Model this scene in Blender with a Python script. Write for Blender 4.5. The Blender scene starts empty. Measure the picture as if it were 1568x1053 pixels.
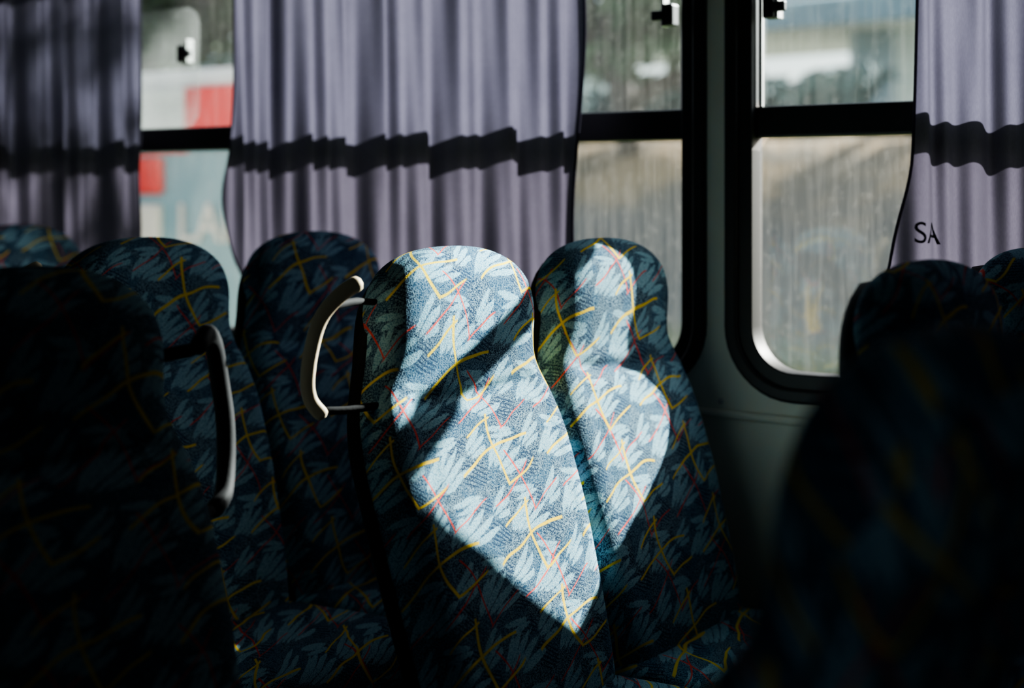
import bpy, bmesh, math, random
from mathutils import Vector, Matrix
random.seed(7)
scene=bpy.context.scene
col=scene.collection
pi=math.pi
try:
    scene.view_settings.look='AgX - Medium High Contrast'
except Exception as ex: print(ex)

# ---------------------------------------------------------------- node helper
class S:
    nt=None
    def __init__(s,sock): s.k=sock
    @staticmethod
    def m(op,a,b=None,c=None,clamp=False):
        n=S.nt.nodes.new('ShaderNodeMath'); n.operation=op; n.use_clamp=clamp
        for i,v in enumerate((a,b,c)):
            if v is None: continue
            if isinstance(v,S): S.nt.links.new(v.k,n.inputs[i])
            else: n.inputs[i].default_value=v
        return S(n.outputs[0])
    def __add__(a,b): return S.m('ADD',a,b)
    def __radd__(a,b): return S.m('ADD',b,a)
    def __sub__(a,b): return S.m('SUBTRACT',a,b)
    def __rsub__(a,b): return S.m('SUBTRACT',b,a)
    def __mul__(a,b): return S.m('MULTIPLY',a,b)
    def __rmul__(a,b): return S.m('MULTIPLY',a,b)
    def __truediv__(a,b): return S.m('DIVIDE',a,b)
def sabs(a): return S.m('ABSOLUTE',a)
def smax(a,b): return S.m('MAXIMUM',a,b)
def smin(a,b): return S.m('MINIMUM',a,b)
def below(a,edge,soft):   # 1 where a<edge
    n=S.nt.nodes.new('ShaderNodeMapRange'); n.interpolation_type='SMOOTHSTEP'
    S.nt.links.new(a.k,n.inputs[0]); n.inputs[1].default_value=edge-soft; n.inputs[2].default_value=edge+soft
    n.inputs[3].default_value=1; n.inputs[4].default_value=0
    return S(n.outputs[0])
def above(a,edge,soft): return 1-below(a,edge,soft)
def mixc(f,a,b):
    n=S.nt.nodes.new('ShaderNodeMix'); n.data_type='RGBA'
    if isinstance(f,S): S.nt.links.new(f.k,n.inputs[0])
    else: n.inputs[0].default_value=f
    for i,v in ((6,a),(7,b)):
        if isinstance(v,S): S.nt.links.new(v.k,n.inputs[i])
        else: n.inputs[i].default_value=(*v,1)
    return S(n.outputs[2])
def noise(vec,scale,detail=2,rough=.5,out=0):
    n=S.nt.nodes.new('ShaderNodeTexNoise'); n.inputs['Scale'].default_value=scale
    n.inputs['Detail'].default_value=detail; n.inputs['Roughness'].default_value=rough
    if vec is not None: S.nt.links.new(vec.k,n.inputs['Vector'])
    return S(n.outputs[out])
def objco():
    n=S.nt.nodes.new('ShaderNodeTexCoord'); return S(n.outputs['Object'])
def sep(v):
    n=S.nt.nodes.new('ShaderNodeSeparateXYZ'); S.nt.links.new(v.k,n.inputs[0]); return [S(o) for o in n.outputs]
def comb(x,y,z):
    n=S.nt.nodes.new('ShaderNodeCombineXYZ')
    for i,v in enumerate((x,y,z)):
        if isinstance(v,S): S.nt.links.new(v.k,n.inputs[i])
        else: n.inputs[i].default_value=v
    return S(n.outputs[0])
def newmat(name):
    m=bpy.data.materials.new(name); m.use_nodes=True; S.nt=m.node_tree
    return m,m.node_tree.nodes['Principled BSDF']
def setin(b,name,v):
    if isinstance(v,S): S.nt.links.new(v.k,b.inputs[name])
    else: b.inputs[name].default_value=v
def bump(b,h,strength,dist):
    n=S.nt.nodes.new('ShaderNodeBump'); n.inputs['Strength'].default_value=strength; n.inputs['Distance'].default_value=dist
    S.nt.links.new(h.k,n.inputs['Height']); S.nt.links.new(n.outputs[0],b.inputs['Normal'])
def simple(name,c,rough=.6,nscale=30,var=.25,metal=0,bmp=.0,spec=.5):
    m,b=newmat(name)
    o=objco(); n=noise(o,nscale,4)
    setin(b,'Base Color',mixc(n,tuple(x*(1-var) for x in c),tuple(min(1,x*(1+var)) for x in c)))
    setin(b,'Roughness',rough); setin(b,'Metallic',metal); setin(b,'Specular IOR Level',spec)
    if bmp: bump(b,noise(o,nscale*8,2),bmp,.002)
    return m

# ---------------------------------------------------------------- seat fabric
def make_fabric(name='seat_moquette',dim=0.0):
    m,b=newmat(name)
    o=objco(); x,y,z=sep(o)
    oi=S.nt.nodes.new('ShaderNodeObjectInfo'); r=S(oi.outputs['Random'])
    d=noise(o,9,1,out=1); dx,dy,dz=sep(d)
    u0=y+x+r*3.7+(dx-.5)*.035
    v0=z-x*.6+r*2.3+(dy-.5)*.035
    def tile(u,v,TU,TV,su,sv):
        vv=(v+sv)/TV; row=S.m('FLOOR',vv); fv=(vv-row-.5)*TV
        uu=(u+su)/TU+row*.37; fu=(uu-S.m('FLOOR',uu)-.5)*TU
        return fu,fv
    def arc(u,v,cx,cy,rad,ang,span,w):
        a=u-cx; c=v-cy; L=S.m('SQRT',a*a+c*c)
        d=sabs(L-rad)
        dt=(a*math.cos(ang)+c*math.sin(ang))/L
        return below(d,w,w*.35)*above(dt,math.cos(span),.002)
    def stroke(u,v,px,py,dirn,length,rad,w):
        nx,ny=-math.sin(dirn),math.cos(dirn)
        cx,cy=px+nx*rad,py+ny*rad
        ang=math.atan2(py-cy,px-cx)
        return arc(u,v,cx,cy,abs(rad),ang,length/2/abs(rad),w)
    def leaf(u,v,cx,cy,ang,a,bb):
        p=u-cx; q=v-cy
        s=p*math.cos(ang)+q*math.sin(ang); t=q*math.cos(ang)-p*math.sin(ang)
        e=(s*s)/(a*a)+(t*t)/(bb*bb)
        return e,s,t
    K=.90
    lu,lv=tile(u0,v0,.16*K,.12*K,0,0)
    e0=noise(comb((u0+v0)*.35,(v0-u0)*1.4,0),120,2)
    L=None
    for (cx,cy,ang,a,bb) in ((-.062,-.004,1.05,.030,.0075),(-.048,.000,.86,.036,.0080),(-.030,-.006,.66,.040,.0080),(-.012,-.018,.45,.040,.0080),(.006,-.032,.22,.036,.0075),
                             (.046,.034,.85,.032,.0075),(.058,.020,.60,.034,.0075),(.066,.004,.38,.028,.0065),(-.036,.044,-.15,.034,.0065),(-.026,.030,.05,.030,.006)):
        e,s,t=leaf(lu,lv,cx*K,cy*K,ang,a*K,bb*K)
        k=below(e+(e0-.5)*1.6,1,.22)
        L=k if L is None else smax(L,k)
    H=None
    for (cx,cy,ang,a,bb) in ((.045,-.035,-.45,.034,.022),(-.002,.026,-.5,.026,.016)):
        e,s,t=leaf(lu,lv,cx*K,cy*K,ang,a*K,bb*K)
        k=below(e+(e0-.5)*1.2,1,.1)*above(S.m('SINE',t*1000+S.m('SINE',s*60)*.8),.35,.3)
        H=k if H is None else smax(H,k)
    sp=noise(o,520,1,.6); sp2=noise(o,350,2,.6)
    base=mixc(above(sp,.50,.04),(.008,.030,.066),(.17,.28,.35))
    leafc=mixc(above(sp,.45,.08),(.08,.23,.34),(.29,.49,.57))
    broad=above(noise(comb(u0,v0,3),16,2),.5,.05)
    base=mixc(broad*.3,base,(.02,.10,.19))
    c=mixc(L*.95,base,leafc)
    c=mixc(H*(1-L)*.8,c,(.010,.030,.07))
    ru,rv=tile(u0,v0,.20,.155,.09,.05)
    R=None
    for a in ((-.03,.0,.62,.12,.35,.0014),(.0,.01,-1.0,.135,-.30,.0015),(.06,-.03,.5,.08,-.3,.0012)):
        k=stroke(ru,rv,*a); R=k if R is None else smax(R,k)
    c=mixc(R*.92,c,(.70,.07,.045))
    yu,yv=tile(u0,v0,.225,.158,0,.02)
    Y=None
    for a in ((.0,.0,.28,.175,-.28,.0025),(.0,-.002,-1.2,.14,.22,.0026),(-.04,.044,.50,.075,-.20,.0019),(.07,-.050,.35,.075,.3,.0021)):
        k=stroke(yu,yv,*a); Y=k if Y is None else smax(Y,k)
    c=mixc(Y*.95,c,(.78,.56,.02))
    if dim: c=mixc(dim,c,(.006,.006,.005))  # blend to near-black: shade put into the fabric colour
    setin(b,'Base Color',c); setin(b,'Roughness',.95); setin(b,'Specular IOR Level',.10 if not dim else .04)
    bump(b,sp+sp2,.4,.0015)
    return m
FAB=make_fabric()
FABD=make_fabric('seat_moquette_shaded',.66)  # same moquette, with the near-side seats' shade painted into its colour
SHELL=simple('seat_shell_plastic',(.010,.010,.011),.8,40,.2,bmp=.1,spec=.2)
METAL=simple('painted_steel',(.03,.03,.033),.5,20,.2)
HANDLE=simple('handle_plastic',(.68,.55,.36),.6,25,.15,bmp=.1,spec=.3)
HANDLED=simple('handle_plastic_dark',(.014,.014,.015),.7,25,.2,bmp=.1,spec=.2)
RUBBER=simple('window_rubber',(.010,.010,.010),.5,30,.3,bmp=.1)
PAINT=simple('wall_paint',(.80,.81,.70),.55,6,.08,bmp=.15)
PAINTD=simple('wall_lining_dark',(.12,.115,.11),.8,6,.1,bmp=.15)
CEIL=simple('ceiling_vinyl',(.13,.125,.12),.8,6,.1)
FLOOR=simple('floor_vinyl',(.03,.03,.03),.6,12,.3)
ALU=simple('aluminium',(.6,.6,.58),.35,20,.1,metal=.8)

def mkobj(name,mesh,mat=None,parent=None,smooth=True):
    o=bpy.data.objects.new(name,mesh); col.objects.link(o)
    if mat and not mesh.materials: mesh.materials.append(mat)
    if parent: o.parent=parent
    if smooth:
        for p in mesh.polygons: p.use_smooth=True
    return o
def empty(name,loc=(0,0,0),rot=(0,0,0)):
    e=bpy.data.objects.new(name,None); e.location=loc; e.rotation_euler=rot; e.empty_display_size=.1; col.objects.link(e); return e
def frompy(name,v,f):
    m=bpy.data.meshes.new(name); m.from_pydata(v,[],f); m.update(); return m
def boxmesh(name,x0,x1,y0,y1,z0,z1,bev=.004,seg=2):
    bm=bmesh.new(); bmesh.ops.create_cube(bm,size=1)
    bmesh.ops.scale(bm,vec=(x1-x0,y1-y0,z1-z0),verts=bm.verts)
    bmesh.ops.translate(bm,vec=((x0+x1)/2,(y0+y1)/2,(z0+z1)/2),verts=bm.verts)
    if bev: bmesh.ops.bevel(bm,geom=bm.edges[:],offset=bev,segments=seg,affect='EDGES',profile=.5)
    m=bpy.data.meshes.new(name); bm.to_mesh(m); bm.free(); return m
def box(name,x0,x1,y0,y1,z0,z1,mat,parent=None,bev=.004):
    return mkobj(name,boxmesh(name,x0,x1,y0,y1,z0,z1,bev),mat,parent,smooth=False)
def tube(name,pts,ra,rb,mat,parent=None,n=14,sub=6,closed_ends=True,side=Vector((0,1,0))):
    P=[Vector(p) for p in pts]; Q=[]
    for i in range(len(P)-1):
        p0=P[max(i-1,0)];p1=P[i];p2=P[i+1];p3=P[min(i+2,len(P)-1)]
        for k in range(sub):
            t=k/sub
            Q.append(.5*((2*p1)+(-p0+p2)*t+(2*p0-5*p1+4*p2-p3)*t*t+(-p0+3*p1-3*p2+p3)*t**3))
    Q.append(P[-1]); v=[];f=[]; N=len(Q)
    for i,q in enumerate(Q):
        t=(Q[min(i+1,N-1)]-Q[max(i-1,0)]).normalized()
        s=(side-t*side.dot(t)).normalized(); b=t.cross(s)
        e=min(i,N-1-i)/2.0; sc=1 if e>=1 else max(.35,math.sqrt(1-(1-e)**2))
        for k in range(n):
            a=2*pi*k/n
            v.append(q+s*math.cos(a)*ra*sc+b*math.sin(a)*rb*sc)
    for i in range(N-1):
        for k in range(n):
            f.append((i*n+k,i*n+(k+1)%n,(i+1)*n+(k+1)%n,(i+1)*n+k))
    f.append(tuple(range(n))[::-1]); f.append(tuple((N-1)*n+k for k in range(n)))
    return mkobj(name,frompy(name,[tuple(a) for a in v],f),mat,parent)

# ---------------------------------------------------------------- seat geometry
ZT=1.18; ZB=.44
def sstep(a,b,x):
    t=max(0,min(1,(x-a)/(b-a))); return t*t*(3-2*t)
def lerp(pts,x):
    if x<=pts[0][0]: return pts[0][1]
    for (a,fa),(b,fb) in zip(pts,pts[1:]):
        if x<=b: return fa+(fb-fa)*(x-a)/(b-a)
    return pts[-1][1]
def smoothp(pts,x,h=.025):
    return sum(lerp(pts,x+d*h) for d in (-1,-.5,0,.5,1))/5
WP=[(.40,.190),(.50,.206),(.60,.218),(.75,.229),(.86,.230),(.92,.222),(.985,.199),(1.02,.190),(1.06,.190),(1.2,.192)]
XC=[(.40,.165),(.55,.128),(.75,.072),(.88,.030),(.95,.008),(1.0,.003),(1.06,.006),(1.18,-.002)]
TP=[(.40,.06),(.70,.062),(.88,.060),(.97,.046),(1.04,.054),(1.10,.058),(1.2,.05)]
def headarch(t): return max(0,1-t**2.5)**(1/2.4)
def halfw(z):
    w=smoothp(WP,z)
    za=1.045
    if z>za: w*=headarch((z-za)/(ZT-za))
    return w
def backrest_mesh():
    NR=100; n=72; v=[];f=[]
    for i in range(NR+1):
        s=i/NR; z=ZB+(ZT-ZB)*(1-(1-s)**1.8)
        w=halfw(min(z,ZT-.00008)); t=smoothp(TP,z)
        ta=(z-1.11)/(ZT-1.11)
        if ta>0: t*=max(.0,1-min(ta,.9995)**3)**.5
        tb=(ZB+.05-z)/.05
        if tb>0: t*=math.sqrt(max(.05,1-tb*tb)); w*=(1-.06*tb*tb)
        xc=smoothp(XC,z)
        for k in range(n):
            a=2*pi*k/n; c=math.cos(a); q=math.sin(a)
            e=2/3.2
            yy=w*math.copysign(abs(c)**e,c); xx=t*math.copysign(abs(q)**e,q)
            if q>0 and w>.02:
                r=abs(yy)/w
                body=1-sstep(.93,1.0,z)
                xx+= (.024*body+.008*(1-body))*min(1,r)**3*(q**.5)*(1 if z<1.12 else max(0,(ZT-z)/.06))
                g=math.exp(-((z-.948-.02*r*r)/.012)**2)*.014*(1-sstep(.55,.95,r))
                g+=math.exp(-((z-.70)/.010)**2)*.003*(1-sstep(.6,.9,r))
                sm=math.exp(-((r-.72)/.035)**2)*.003*body
                xx-=(g+sm)*sstep(0,.3,q)
            v.append((xc+xx,yy,z))
    for i in range(NR):
        for k in range(n):
            f.append((i*n+k,i*n+(k+1)%n,(i+1)*n+(k+1)%n,(i+1)*n+k))
    f.append(tuple(range(n))[::-1]); f.append(tuple(NR*n+k for k in range(n)))
    return frompy('backrest',v,f)
def shell_mesh():
    NR=50; n=40; v=[];f=[]
    for i in range(NR+1):
        z=.36+(1.150-.36)*i/NR
        w=smoothp(WP,z)+.002
        if z>1.02: w*=headarch((z-1.02)/(1.158-1.02))
        t=smoothp(TP,z)+.010
        xc=smoothp(XC,z)-.010
        for k in range(n):
            a=pi+pi*k/(n-1); c=math.cos(a); q=math.sin(a); e=2/3.0
            yy=w*math.copysign(abs(c)**e,c); xx=t*-(abs(q)**e)
            v.append((xc+xx-.002,yy,z))
    for i in range(NR):
        for k in range(n):
            f.append((i*n+k,i*n+(k+1)%n,(i+1)*n+(k+1)%n,(i+1)*n+k))
    f.append(tuple(range(n))[::-1]); f.append(tuple(NR*n+k for k in range(n)))
    return frompy('back_shell',v,f)
def cushion_mesh():
    NR=40;n=48; v=[];f=[]
    for i in range(NR+1):
        s=i/NR; x=.13+.44*s
        ed=min(s,1-s)/.12; k0=1 if ed>=1 else math.sqrt(max(.02,1-(1-ed)**2))
        for k in range(n):
            a=2*pi*k/n;c=math.cos(a);q=math.sin(a);e=2/4
            yy=.222*(.9+.1*k0)*math.copysign(abs(c)**e,c)
            zz=.06*k0*math.copysign(abs(q)**e,q)
            if q>0: zz+=.015*min(1,abs(yy)/.222)**3*k0
            v.append((x,yy,.42+.02*s+zz))
    for i in range(NR):
        for k in range(n):
            f.append((i*n+k,(i+1)*n+k,(i+1)*n+(k+1)%n,i*n+(k+1)%n))
    f.append(tuple(range(n))); f.append(tuple(NR*n+k for k in range(n))[::-1])
    return frompy('seat_cushion',v,f)
MB,MS,MC=backrest_mesh(),shell_mesh(),cushion_mesh()
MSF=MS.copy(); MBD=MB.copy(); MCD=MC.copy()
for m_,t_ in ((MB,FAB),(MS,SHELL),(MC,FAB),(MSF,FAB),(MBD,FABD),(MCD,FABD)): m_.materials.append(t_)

def seat(x,y,side,flip=False,tilt=0,handle=True,near=False,shell=None,up=0):
    e=empty('high_back_seat',(x,y,0),(0,0,pi if flip else 0))
    hs=-side if flip else side
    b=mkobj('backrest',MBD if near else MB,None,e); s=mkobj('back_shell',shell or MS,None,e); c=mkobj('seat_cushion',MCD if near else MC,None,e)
    for o in (b,s):
        if tilt:
            o.matrix_local=Matrix.Translation((.15,0,.44+up))@Matrix.Rotation(tilt,4,'Y')@Matrix.Translation((-.15,0,-.44))
    box('seat_frame',.10,.54,-.19,.19,.335,.375,METAL,e)
    for k,(xx,yy) in enumerate(((.16,-.16),(.16,.16),(.48,-.16),(.48,.16))):
        box('leg_%d'%k,xx-.018,xx+.018,yy-.018,yy+.018,0.0,.34,METAL,e)
    if handle:
        q=hs
        if near:
            pts=[(.050,.225,1.065),(.030,.262,1.080),(.010,.292,1.062),(-.004,.316,1.010),(-.004,.326,.955),(.004,.320,.900),(.022,.298,.862),(.04,.262,.850)]
            pts=[(a,q*b_,c_) for a,b_,c_ in pts]
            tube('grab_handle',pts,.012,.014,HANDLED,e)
            tube('handle_bracket_top',[(.01,q*.175,1.055),(.03,q*.20,1.060),(.048,q*.228,1.065)],.007,.009,SHELL,e,n=10)
            tube('handle_bracket_low',[(.05,q*.215,.850),(.045,q*.24,.850),(.038,q*.266,.850)],.007,.009,SHELL,e,n=10)
        else:
            pts=[(.046,q*.262,1.140),(.022,q*.281,1.120),(.000,q*.296,1.088),(-.012,q*.303,1.045),(-.020,q*.303,1.0),(-.018,q*.298,.968),(-.004,q*.285,.944)]
            tube('grab_handle',pts,.009,.0120,HANDLE,e)
            tube('handle_bracket_top',[(.0,q*.165,1.10),(.0,q*.22,1.106),(.010,q*.285,1.103)],.005,.006,SHELL,e,n=10)
            tube('handle_bracket_low',[(.03,q*.20,.955),(.01,q*.25,.952),(-.008,q*.288,.954)],.005,.006,SHELL,e,n=10)
    return e
XA=-1.385; P=.727; YA=1.79; YW=2.25
for r,(xr) in enumerate((XA,XA-P,-3.15,-3.88,XA+P+.045,XA+2*P)):
    seat(xr,YA,-1,handle=(r<4)); seat(xr,YW,-1,handle=False)
YN=1.03
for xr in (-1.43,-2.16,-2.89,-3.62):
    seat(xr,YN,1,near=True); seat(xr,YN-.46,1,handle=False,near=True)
seat(-.47,1.03,1,flip=True,tilt=-.20,handle=False,shell=MSF,up=.035)

# ---------------------------------------------------------------- bus shell
def rrect(x0,x1,z0,z1,r,n=10):
    P=[]
    for cx,cz,a0 in ((x1-r,z1-r,0),(x0+r,z1-r,pi/2),(x0+r,z0+r,pi),(x1-r,z0+r,1.5*pi)):
        for k in range(n+1):
            a=a0+pi/2*k/n; P.append((cx+r*math.cos(a),cz+r*math.sin(a)))
    return P
def plate(name,outer,holes,y0,y1,mat,parent=None,bev=0):
    cu=bpy.data.curves.new(name,'CURVE'); cu.dimensions='2D'; cu.fill_mode='BOTH'
    for poly in [outer]+holes:
        sp=cu.splines.new('POLY'); sp.points.add(len(poly)-1)
        for i,(a,b) in enumerate(poly): sp.points[i].co=(a,b,0,1)
        sp.use_cyclic_u=True
    cu.extrude=(y1-y0)/2-bev; cu.bevel_depth=bev; cu.bevel_resolution=2
    if bev: cu.offset=-bev
    o=bpy.data.objects.new(name+'_tmp',cu); col.objects.link(o)
    dg=bpy.context.evaluated_depsgraph_get()
    me=bpy.data.meshes.new_from_object(o.evaluated_get(dg))
    bpy.data.objects.remove(o)
    for v in me.vertices:
        x,z,d=v.co; v.co=(x,(y0+y1)/2-d,z)
    me.update(); me.materials.clear(); me.name=name
    return mkobj(name,me,mat,parent,smooth=False)
X0,X1=-6.0,2.6; WY=2.53; NY=-.38; CZ=2.15
wins=[(-5.5,-3.75),(-3.62,-1.317),(-1.262,.10)]
Z0,Z1,RC=.868,1.90,.135
plate('wall_window_side',[(X0,-.35),(X1,-.35),(X1,CZ),(X0,CZ)],[rrect(a,b,Z0,Z1,RC) for a,b in wins],WY,WY+.05,PAINT)
nw=[(-4.9,-3.2),(-3.0,-1.3),(.12,.72)]  # last opening is unseen, added to throw fill light on the flipped seat
plate('wall_near_side',[(X0,-.35),(X1,-.35),(X1,CZ),(X0,CZ)],[rrect(a,b,Z0,Z1,RC) for a,b in nw],NY-.05,NY,PAINTD)
box('wall_front',X1,X1+.05,NY-.05,WY+.05,-.35,CZ,PAINTD,bev=0)
box('wall_rear',X0-.05,X0,NY-.05,WY+.05,-.35,CZ,PAINTD,bev=0)
box('floor',X0,X1,NY,WY,-.05,0,FLOOR,bev=0)
box('ceiling',X0-.05,X1+.05,NY-.05,WY+.05,CZ,CZ+.05,CEIL,bev=0)
t=empty('trim_1')
tube('bead',[(X0+.1,WY-.004,.828),(0,WY-.004,.828),(X1-.1,WY-.004,.828)],.006,.009,PAINT,t,n=8)
for k in range(30):
    xx=-5.6+k*.27
    bm=bmesh.new(); bmesh.ops.create_uvsphere(bm,u_segments=10,v_segments=6,radius=.006)
    bmesh.ops.scale(bm,vec=(1,.5,1),verts=bm.verts)
    me=bpy.data.meshes.new('screw'); bm.to_mesh(me); bm.free()
    o=mkobj('screw_%d'%k,me,ALU,t); o.location=(xx,WY-.001,.853)

def glass_mat(name,haze,tint,streak=1.0,green=False):
    m=bpy.data.materials.new(name); m.use_nodes=True; S.nt=m.node_tree; nt=m.node_tree
    nt.nodes.clear()
    out=nt.nodes.new('ShaderNodeOutputMaterial')
    tr=nt.nodes.new('ShaderNodeBsdfTransparent'); tr.inputs[0].default_value=(*tint,1)
    tl=nt.nodes.new('ShaderNodeBsdfTranslucent'); tl.inputs[0].default_value=(.50,.50,.48,1)
    df=nt.nodes.new('ShaderNodeBsdfDiffuse'); df.inputs[0].default_value=(.35,.34,.32,1)
    gl=nt.nodes.new('ShaderNodeBsdfGlossy'); gl.inputs['Roughness'].default_value=.05
    o=objco(); x,y,z=sep(o)
    n1=noise(comb(x*90,y,z*5),1,3,.6); n2=noise(o,3,4,.6); n3=noise(o,60,3,.7)
    h=(above(n1,.52,.12)*.35*streak+n2*.7+above(n3,.6,.05)*.3)*haze
    h=S.m('MINIMUM',h,.9)
    m1=nt.nodes.new('ShaderNodeMixShader'); m1.inputs[0].default_value=.4
    nt.links.new(tl.outputs[0],m1.inputs[1]); nt.links.new(df.outputs[0],m1.inputs[2])
    m2=nt.nodes.new('ShaderNodeMixShader'); nt.links.new(h.k,m2.inputs[0])
    nt.links.new(tr.outputs[0],m2.inputs[1]); nt.links.new(m1.outputs[0],m2.inputs[2])
    m3=nt.nodes.new('ShaderNodeMixShader'); m3.inputs[0].default_value=.03
    nt.links.new(m2.outputs[0],m3.inputs[1]); nt.links.new(gl.outputs[0],m3.inputs[2])
    nt.links.new(m3.outputs[0],out.inputs[0]); return m
GU=glass_mat('dusty_glass_upper',.030,(.88,.94,.96))
GL=glass_mat('dusty_glass_lower',.050,(.78,.80,.80),.8)
GS=glass_mat('slider_glass',.17,(.92,.93,.93),.3)
ZC=1.402
def window(i,a,b,Y,s,slider=None):
    e=empty('window_%d'%i)
    g=.022; fr=.050
    def Yr(p,q):
        A=Y-s*p; B=Y-s*q; return min(A,B),max(A,B)
    plate('rubber_gasket',rrect(a-.006,b+.006,Z0-.006,Z1+.006,RC+.006),[rrect(a+g,b-g,Z0+g,Z1-g,RC-g)],*Yr(.014,-.03),RUBBER,e,bev=.006)
    plate('frame',rrect(a+g-.004,b-g+.004,Z0+g-.004,Z1-g+.004,RC-g+.004),[rrect(a+fr,b-fr,Z0+fr,Z1-fr,RC-fr)],*Yr(.004,-.045),RUBBER,e,bev=.003)
    y0,y1=Yr(-.014,-.044)
    box('crossbar',a+.03,b-.03,y0,y1,ZC-.032,ZC+.030,RUBBER,e,bev=.006)
    y0,y1=Yr(-.030,-.034)
    plate('lower_pane',rrect(a+fr-.01,b-fr+.01,Z0+fr-.01,ZC-.01,.09),[],y0,y1,GL,e)
    plate('upper_pane',rrect(a+fr-.01,b-fr+.01,ZC+.01,Z1-fr+.01,.08),[],y0,y1,GU,e)
    for q,(xx,dr) in enumerate(((a+fr+.004,1),(b-fr-.004,-1))):
        y0,y1=Yr(-.016,-.028)
        box('sash_edge_%d'%q,min(xx,xx+dr*.008),max(xx,xx+dr*.008),y0,y1,ZC+.03,Z1-fr,ALU,e,bev=.002)
        y0,y1=Yr(.006,-.028); xl=xx+dr*.03
        if slider and q==0: xl=slider[1]-.05
        box('latch_body_%d'%q,xl-.012,xl+.012,y0,y1,1.60,1.645,RUBBER,e,bev=.004)
        box('latch_tab_%d'%q,min(xl,xl+dr*.035),max(xl,xl+dr*.035),y0,y0+.012,1.612,1.632,RUBBER,e,bev=.003)
        box('latch_pin_%d'%q,xl+dr*.014-.003,xl+dr*.014+.003,y0+.01,y1,1.60,1.66,ALU,e,bev=.001)
    if slider:
        y0,y1=Yr(-.016,-.020)
        plate('sliding_pane',rrect(slider[0],slider[1],ZC+.03,1.745,.05),[],y0,y1,GS,e)
    return e
window(1,*wins[0],WY,1); window(2,*wins[1],WY,1,(-3.56,-2.79)); window(3,*wins[2],WY,1)
window(4,*nw[0],NY,-1); window(5,*nw[1],NY,-1); window(6,*nw[2],NY,-1)  # the last one is the added fill window, out of view

# ---------------------------------------------------------------- curtains
def curtain_mat():
    m=bpy.data.materials.new('curtain_cloth'); m.use_nodes=True; S.nt=m.node_tree; nt=m.node_tree; nt.nodes.clear()
    out=nt.nodes.new('ShaderNodeOutputMaterial'); o=objco(); x,y,z=sep(o)
    c=mixc(noise(o,12,4,.6),(.062,.056,.080),(.090,.081,.113))
    wv=noise(comb(x*900,y*900,z*120),1,1)
    c=mixc(above(wv,.5,.2)*.35,c,(.050,.044,.066))
    df=nt.nodes.new('ShaderNodeBsdfDiffuse'); tl=nt.nodes.new('ShaderNodeBsdfTranslucent')
    nt.links.new(c.k,df.inputs[0]); nt.links.new(c.k,tl.inputs[0])
    m1=nt.nodes.new('ShaderNodeMixShader'); m1.inputs[0].default_value=.5
    nt.links.new(df.outputs[0],m1.inputs[1]); nt.links.new(tl.outputs[0],m1.inputs[2])
    nt.links.new(m1.outputs[0],out.inputs[0]); return m
CUR=curtain_mat()
def folds(x,z,seed,amp):
    a=x*2*pi
    g=max(0,min(1,(1.88-z)/1.0))
    w=x+.012*math.sin(z*2.6+seed)+.010*math.sin(x*23+seed*3)
    p=w/.118+seed
    y=math.sin(p*2*pi+.5*math.sin(p*2*pi))*.85*(.45+.55*abs(math.sin(p*1.7+seed)))
    y+=math.sin(a/.056+seed*2.1+.6*math.sin(z*3))*.32*(1-.4*g)
    y+=math.sin(a/.26+seed*1.3+z*1.1)*.7
    y+=.14*math.sin(a/.037+z*5+seed)
    return y*amp*(.85+.35*g)
AMP=.024
def curtain(x0,x1,Y,seed,zt=1.86,zb=.80,amp=AMP,le=None,re=None,s=1):
    e=empty('window_curtain')
    nx=int((x1-x0)*300); nz=70; v=[];f=[]
    for j in range(nz+1):
        z=zt+(zb-zt)*j/nz
        a=x0+(le(z) if le else 0); b=x1+(re(z) if re else 0)
        for i in range(nx+1):
            x=a+(b-a)*i/nx
            v.append((x,Y-s*folds(x,z,seed,amp),z))
    for j in range(nz):
        for i in range(nx):
            p=j*(nx+1)+i; f.append((p,p+1,p+nx+2,p+nx+1))
    o=mkobj('curtain_cloth',frompy('curtain_cloth',v,f),CUR,e)
    tube('curtain_rail',[(x0-.02,Y,zt+.012),((x0+x1)/2,Y,zt+.012),(x1+.02,Y,zt+.012)],.007,.007,ALU,e,n=8)
    for (fe,xx) in ((le,x0),(re,x1)):
        pts=[]
        for j in range(0,nz+1,3):
            z=zt+(zb-zt)*j/nz; xq=xx+(fe(z) if fe else 0)
            pts.append((xq,Y-s*folds(xq,z,seed,amp),z))
        tube('hem',pts,.003,.003,CUR,e,n=6,sub=2,side=Vector((1,0,0)))
    return e
CY=2.463
curtain(-3.75,-2.915,CY,.4,re=lambda z:.02*math.sin((z-1.2)*4)-.02*(1.8-z))
curtain(-2.600,-1.566,CY,1.7,le=lambda z:-.03*math.exp(-((z-1.25)/.15)**2)+.02*(1.8-z)+.14*max(0,1.14-z),re=lambda z:.006*math.sin(z*9)-.006*(1.8-z))
C3=curtain(-.872,.08,CY,4.1,le=lambda z:-.052*(1.62-z)+.005*math.sin(z*6)-.10*max(0,1.30-z))
for k,(a,b) in enumerate(((-4.95,-4.06),(-3.15,-2.22),(-4.0,-3.2),(-2.16,-1.2))):
    curtain(a,b,NY+.055,3.3+k,s=-1)
cu=bpy.data.curves.new('letters','FONT'); cu.body='SA'; cu.size=.055; cu.align_x='CENTER'
to=bpy.data.objects.new('tmp',cu); col.objects.link(to); dg=bpy.context.evaluated_depsgraph_get()
me=bpy.data.meshes.new_from_object(to.evaluated_get(dg)); bpy.data.objects.remove(to)
bm=bmesh.new(); bm.from_mesh(me); bmesh.ops.triangulate(bm,faces=bm.faces[:]); bmesh.ops.subdivide_edges(bm,edges=bm.edges[:],cuts=2,use_grid_fill=True); bm.to_mesh(me); bm.free()
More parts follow.
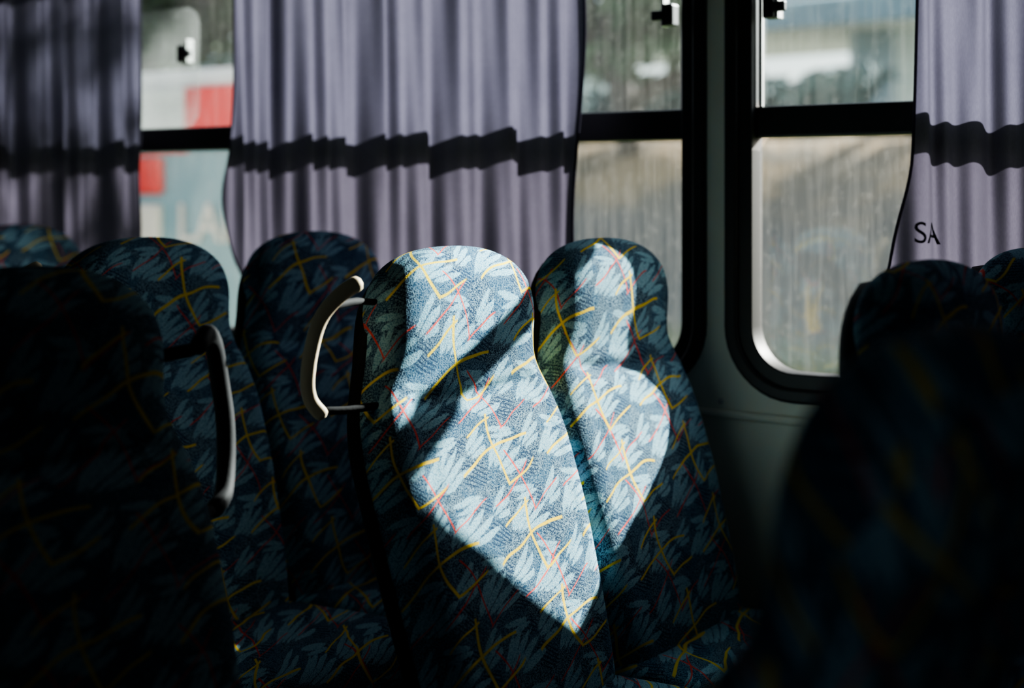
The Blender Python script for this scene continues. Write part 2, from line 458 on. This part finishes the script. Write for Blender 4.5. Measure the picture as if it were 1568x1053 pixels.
for v in me.vertices:
    x=v.co.x-.850; z=v.co.y+1.174
    v.co=(x,CY-folds(x,z,4.1,AMP)-.003,z)
me.materials.clear()
mkobj('printed_letters',me,simple('letter_ink',(.012,.010,.022),.8),C3)

# ---------------------------------------------------------------- outside
GZ=-1.0
def ground_mat():
    m,b=newmat('ground_cover'); o=objco(); x,y,z=sep(o)
    n=noise(o,1.2,6,.65); n2=noise(o,6,4,.7)
    c=mixc(n2,(.06,.10,.03),(.18,.26,.07))
    dirt=mixc(above(n,.5,.1),(.17,.15,.11),(.38,.28,.16))
    grey=mixc(n,(.07,.072,.072),(.19,.195,.195))
    f=above(z+(n-.5)*.8,.0,.3)
    c=mixc(f,c,grey)
    f2=above(z+(n-.5)*.9,1.2,.3)
    c=mixc(f2,c,dirt)
    setin(b,'Base Color',c); setin(b,'Roughness',.95); bump(b,n2,.5,.05); return m
GM=ground_mat()
v=[];f=[];nx,ny=120,50
from mathutils import noise as mn
for j in range(ny+1):
    for i in range(nx+1):
        x=-30+50*i/nx; y=2.7+30*j/ny
        h=2.7*sstep(7.5,12.5,y+.3*math.sin(x*.6))
        z=GZ+h+mn.noise(Vector((x*.7,y*.7,0)))*.25*sstep(5,8,y)
        v.append((x,y,z))
for j in range(ny):
    for i in range(nx):
        p=j*(nx+1)+i; f.append((p,p+1,p+nx+2,p+nx+1))
mkobj('ground_embankment',frompy('ground_embankment',v,f),GM)
box('ground',-30,20,-25,2.69,GZ-.2,GZ,simple('asphalt',(.12,.12,.12),.9,8,.3),bev=0)
LEAF=simple('foliage',(.045,.075,.03),.8,3,.6)
LEAFB=simple('foliage_dull',(.10,.16,.16),.8,1.5,.6)
BARK=simple('bark',(.06,.045,.035),.9,12,.4)
def cards(n,fn,leaf):
    v=[];f=[]
    for k in range(n):
        c=fn()
        q=Vector((random.gauss(0,1),random.gauss(0,1),random.gauss(0,1))).normalized(); s=q.orthogonal().normalized(); t=q.cross(s)
        L=leaf*random.uniform(.6,1.3); b=len(v)
        v+= [tuple(c-s*L),tuple(c+t*L*.45),tuple(c+s*L),tuple(c-t*L*.45)]; f.append((b,b+1,b+2,b+3))
    return v,f
def tree(x,y,z,h,rad,n,mat,name='tree',leaf=.16):
    e=empty(name,(x,y,z))
    tube('trunk',[(0,0,-.3),(.05,.03,h*.35),(-.08,0,h*.7),(0,0,h)],.13,.13,BARK,e,n=10)
    for k in range(6):
        a=k*1.05; tube('branch_%d'%k,[(0,0,h*(.45+.06*k)),(math.cos(a)*rad*.4,math.sin(a)*rad*.4,h*(.55+.06*k)),(math.cos(a)*rad*.8,math.sin(a)*rad*.8,h*(.6+.07*k))],.05,.05,BARK,e,n=6)
    def fn():
        while True:
            p=Vector((random.uniform(-1,1),random.uniform(-1,1),random.uniform(-1,1)))
            if p.length<1 and mn.noise(p*2.3+Vector((x,y,0)))>-.12: return Vector((p.x*rad,p.y*rad,h+p.z*rad*.75))
    v,f=cards(n,fn,leaf)
    mkobj('leaves',frompy('leaves',v,f),mat,e,smooth=False)
for (x,y,h,r,n,mt) in ((-6.9,11.6,2.2,1.2,1300,LEAF),(-10.6,10.5,2.9,2.0,5000,LEAF),(-15.5,12,3.2,2.4,5000,LEAF),(-21,14,3.4,3,6000,LEAF)):
    tree(x,y,GZ+2.0,h,r,n,mt)
tree(-1.45,8.0,GZ,5.25,1.05,420,LEAF,leaf=.10)  # unseen tree, added so its crown shades the left curtain
def hf():
    while True:
        p=Vector((random.uniform(-14,5),random.uniform(13.2,14.6),random.uniform(1.4,3.0)))
        top=2.45+.6*mn.noise(Vector((p.x*.6,0,3)))
        if p.z<top and mn.noise(Vector((p.x*.9,p.y,p.z*1.4)))>-.16: return p
v,f=cards(12000,hf,.15)
mkobj('hedge',frompy('hedge',v,f),LEAFB,None,smooth=False)
CONC=simple('concrete',(.30,.40,.46),.9,2,.25)
e=empty('overpass',(0,17.5,0),(0,0,math.radians(-6)))
box('deck',-24,14,-.6,3.0,3.42,3.80,CONC,e,.03)
box('parapet',-24,14,-.7,-.62,3.80,3.95,CONC,e,.02)
for k,xx in enumerate((-20,-13.5,-7.2,-1.0,5.2,11)):
    box('pier_%d'%k,xx-.35,xx+.35,.3,2.2,.6,3.45,CONC,e,.05)

# van
def van(x,y,z):
    e=empty('van',(x,y,z)); o_=1.6
    W=simple('van_white',(.74,.68,.66),.4,3,.05); R=simple('van_red',(.75,.03,.025),.4,3,.1); B=simple('van_blue_grey',(.20,.33,.40),.4,3,.1); K=simple('van_tyre',(.02,.02,.02),.8)
    prof=[(-3.4,.45),(2.9,.45),(3.05,1.0),(2.95,1.7),(2.70,2.65),(2.5,2.86),(-3.2,2.9),(-3.4,2.7)]
    bm=bmesh.new(); a=[bm.verts.new((p,-.95,q)) for p,q in prof]; c=[bm.verts.new((p,.95,q)) for p,q in prof]
    bm.faces.new(a); bm.faces.new(c[::-1])
    for i in range(len(prof)):
        j=(i+1)%len(prof); bm.faces.new((a[i],c[i],c[j],a[j]))
    bmesh.ops.recalc_face_normals(bm,faces=bm.faces[:])
    bmesh.ops.bevel(bm,geom=bm.edges[:],offset=.08,segments=4,affect='EDGES',profile=.5)
    me=bpy.data.meshes.new('body'); bm.to_mesh(me); bm.free(); mkobj('body',me,B,e)
    box('side_band_red',.12+o_,2.6,-.985,-.945,2.50,2.86,R,e,.01)
    box('side_band_red_low',-3.3,.12+o_,-.980,-.945,2.48,2.60,R,e,.01)
    box('roof_white',-3.36,2.5,-.93,.93,2.82,2.97,W,e,.06)
    box('white_band',-3.35,.12+o_,-.982,-.945,2.60,2.86,W,e,.01)
    box('side_window_front',2.2,2.7,-.965,-.94,1.55,2.2,K,e,.02)
    box('tail_lamp',-.30+o_,-.08+o_,-1.0,-.94,2.24,2.46,R,e,.028)
    box('side_highlight',-.28+o_,-.10+o_,-.99,-.94,1.2,2.18,W,e,.02)  # white strip standing in for the highlight below the lamp
    for q,xx in enumerate((-2.1,1.9)):
        for yy in (-.86,.86):
            bm=bmesh.new(); bmesh.ops.create_cone(bm,cap_ends=True,segments=32,radius1=.42,radius2=.42,depth=.25)
            bmesh.ops.bevel(bm,geom=[ed for ed in bm.edges if ed.is_manifold and ed.calc_face_angle()>1],offset=.04,segments=3,affect='EDGES')
            me=bpy.data.meshes.new('wheel'); bm.to_mesh(me); bm.free(); o=mkobj('wheel_%d_%s'%(q,'l' if yy<0 else 'r'),me,K,e); o.rotation_euler=(pi/2,0,0); o.location=(xx,yy,.42)
    cu=bpy.data.curves.new('sign','FONT'); cu.body='LAM'; cu.size=.32; cu.extrude=.004
    o=bpy.data.objects.new('side_lettering',cu); col.objects.link(o); o.parent=e; o.rotation_euler=(pi/2,0,0); o.location=(.05+o_,-.975,1.97); cu.materials.append(W)
van(-8.0,6.6,GZ)

# ---------------------------------------------------------------- light
sd=Vector((.437,1,.525)).normalized()
L=bpy.data.lights.new('sun','SUN'); L.energy=40; L.angle=math.radians(.9); L.color=(1,.95,.87)
so=bpy.data.objects.new('sun',L); col.objects.link(so); so.location=(4,10,8); so.rotation_euler=sd.to_track_quat('Z','Y').to_euler()
w=bpy.data.worlds.new('sky'); scene.world=w; w.use_nodes=True
nt=w.node_tree; bg=nt.nodes['Background']
sky=nt.nodes.new('ShaderNodeTexSky'); sky.sky_type='NISHITA'; sky.sun_disc=False; sky.sun_elevation=math.radians(26); sky.sun_rotation=math.atan2(.5,1); sky.dust_density=2
hs=nt.nodes.new('ShaderNodeHueSaturation'); hs.inputs['Saturation'].default_value=.5
nt.links.new(sky.outputs[0],hs.inputs['Color']); nt.links.new(hs.outputs[0],bg.inputs[0]); bg.inputs[1].default_value=.35

# ---------------------------------------------------------------- camera
th=math.radians(35.2)
cam=bpy.data.cameras.new('camera'); co=bpy.data.objects.new('camera',cam); col.objects.link(co)
co.location=(0,0,1.27); co.rotation_euler=(pi/2,0,th)
cam.lens=50; cam.sensor_width=36; cam.sensor_fit='HORIZONTAL'; cam.shift_y=-.151; cam.clip_start=.05
cam.dof.use_dof=True; cam.dof.focus_distance=2.25; cam.dof.aperture_fstop=2.0
scene.camera=co
